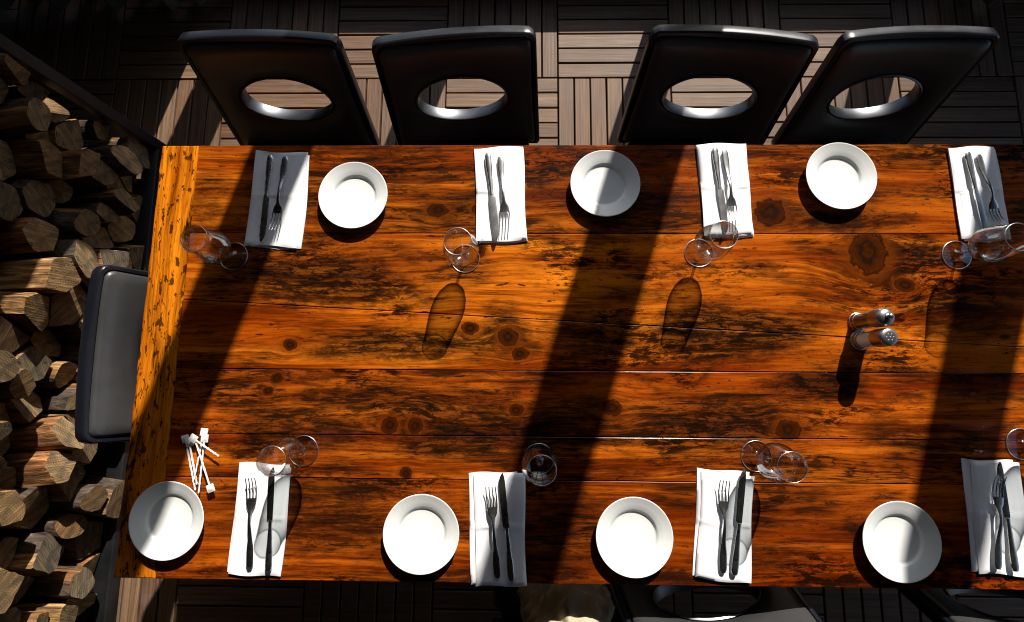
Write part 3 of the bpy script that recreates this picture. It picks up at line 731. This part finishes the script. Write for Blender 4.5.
# ------------------------------------------------------------------ firewood rack and logs
RX = -1.545
rack = tag(empty('firewood_rack', (RX, -.1, 0)), 'black steel rack rail and corner post holding the firewood stack', 'rack')
def rpart(nm, *a):
    m_ = MB(); m_.box(*a, .003); o = link(nm, m_.mesh(nm, 40), M['rack'], rack); o.location = -rack.location
rpart('rail', RX + .008, RX + .068, -1.28, .93, .001, .055); rpart('rail', RX - .42, RX - .36, -1.28, .93, .001, .055)
rpart('post', RX + .02, RX + .062, .932, .974, .001, 1.5); rpart('post', RX - .42, RX - .36, .932, .992, .001, 1.5)
rpart('post', RX + .012, RX + .072, -1.342, -1.282, .001, 1.5); rpart('post', RX - .42, RX - .36, -1.342, -1.282, .001, 1.5)
def clip(poly, n, d):      # keep p.n <= d
    out = []
    for p, q in zip(poly, poly[1:] + poly[:1]):
        a, b_ = p.dot(n) - d, q.dot(n) - d
        if a <= 0: out.append(p)
        if (a < 0) != (b_ < 0) and abs(a - b_) > 1e-12: out.append(p + (q - p) * (a / (a - b_)))
    return out
rl = random.Random(23)
Ya, Yb, Za, Zb = -1.26, .925, .058, .80
seeds = []; tries = 0
while len(seeds) < 175 and tries < 40000:
    tries += 1; p = Vector((rl.uniform(Ya, Yb), rl.uniform(Za, Zb))); md = rl.choice((.06, .075, .09, .105, .14))
    if all((p - q).length > (md + m2) / 2 for q, m2 in seeds): seeds.append((p, md))
pts = [p for p, _ in seeds]
def cell(p, pts):
    poly = [Vector((Ya, Za)), Vector((Yb, Za)), Vector((Yb, Zb)), Vector((Ya, Zb))]
    for q in pts:
        if q is p or (q - p).length > .6: continue
        n = q - p; poly = clip(poly, n, n.dot((p + q) / 2))
        if len(poly) < 3: return None
    return poly
LOGS = []
for k, p in enumerate(pts):
    poly = cell(p, pts)
    if not poly: continue
    c = sum(poly, Vector((0, 0))) / len(poly)
    per = [(q - p_).length for p_, q in zip(poly, poly[1:] + poly[:1])]
    style = rl.random(); shr = rl.uniform(.80, .97)
    # resample outline, roughen it, round a share of the logs
    N = 22; tot = sum(per); out = []; 
    for i in range(N):
        s_ = tot * i / N; j = 0
        while s_ > per[j] and j < len(per) - 1: s_ -= per[j]; j += 1
        q = poly[j] + (poly[(j + 1) % len(poly)] - poly[j]) * (s_ / per[j] if per[j] else 0); out.append((q - c) * shr)
    rmin = min(v.length for v in out); rmean = sum(v.length for v in out) / N
    rnd = 0 if style < .62 else rl.uniform(.35, .8)
    out = [v.normalized() * (v.length * (1 - rnd) + min(v.length, rmin * 1.12) * rnd) for v in out]
    ba = rl.uniform(0, 6.28); hasbark = rl.random() < .55 or rnd > 0
    L = rl.uniform(.34, .42); ta, tb = rl.uniform(-.35, .35), rl.uniform(-.3, .3); nr = 7; rs = []
    ph = [rl.uniform(0, 6) for _ in range(N)]
    for a in range(nr + 1):
        t = a / nr; e = .93 if a in (nr,) else (1.0 if a != nr - 1 else 1.0)
        xx = -L + L * (t if a < nr else 1)
        if a == nr - 1: xx = -.006
        ring_ = []
        for i, v in enumerate(out):
            f = e * (1 + .06 * math.sin(ph[i] + a * .9)) if a not in (nr, nr - 1) else e * (1 + .03 * math.sin(ph[i]))
            if a == nr: f = .955 * (1 + .03 * math.sin(ph[i]))
            q = v * f; ring_.append((xx + (ta * q.x + tb * q.y) * (t ** 3), q.x, q.y))
        rs.append(ring_)
    m_ = MB(); m_.rings(rs, capmi=0, mi=1)
    # bark on one side
    for fi in range(len(m_.f)):
        if m_.m[fi] == 1 and hasbark:
            i = fi % N
            if math.cos(math.atan2(out[i].y, out[i].x) - ba) > (.15 if rnd == 0 else -.8): m_.m[fi] = 2
    lg = link('firewood_log', m_.mesh('firewood_log', 32), M['log'], None, (RX + .03 + rl.uniform(-.10, .06), c.x, c.y), (rl.uniform(-.05, .05), rl.uniform(-.11, .05), rl.uniform(-.12, .12)))
    LOGS.append((lg, c.x, c.y))

BANDS = [(.66, 'beside the rack corner post'), (.50, 'level with the far table corner'), (.36, 'level with the upper left wine glass'), (.22, 'level with the far end of the end chair'),
         (.08, 'level with the middle of the end chair'), (-.06, 'level with the near half of the end chair'), (-.20, 'level with the plastic picks'), (-.34, 'level with the corner plate'),
         (-.48, 'level with the near table corner'), (-.62, 'just past the near table corner'), (-9, 'beyond the near table corner')]
ORD = ['lowest'] + [w + ' up from the rail' for w in 'second third fourth fifth sixth seventh eighth ninth tenth eleventh twelfth thirteenth fourteenth fifteenth sixteenth seventeenth eighteenth nineteenth twentieth'.split()]
by = {}
for lg, y, z in LOGS:
    lo = next(t for l, t in BANDS if y > l); by.setdefault(lo, []).append((z, y, lg))
for lo, ls in by.items():
    ls.sort(key=lambda t: t[:2])
    for k, (z, y, lg) in enumerate(ls):
        seen = z < .50 and y > -.78
        tag(lg, 'firewood log %s, %s' % (lo, ORD[min(k, 19)]) if seen else 'firewood log high in the stack or past the picture edge', 'log', 'firewood logs in the rack')
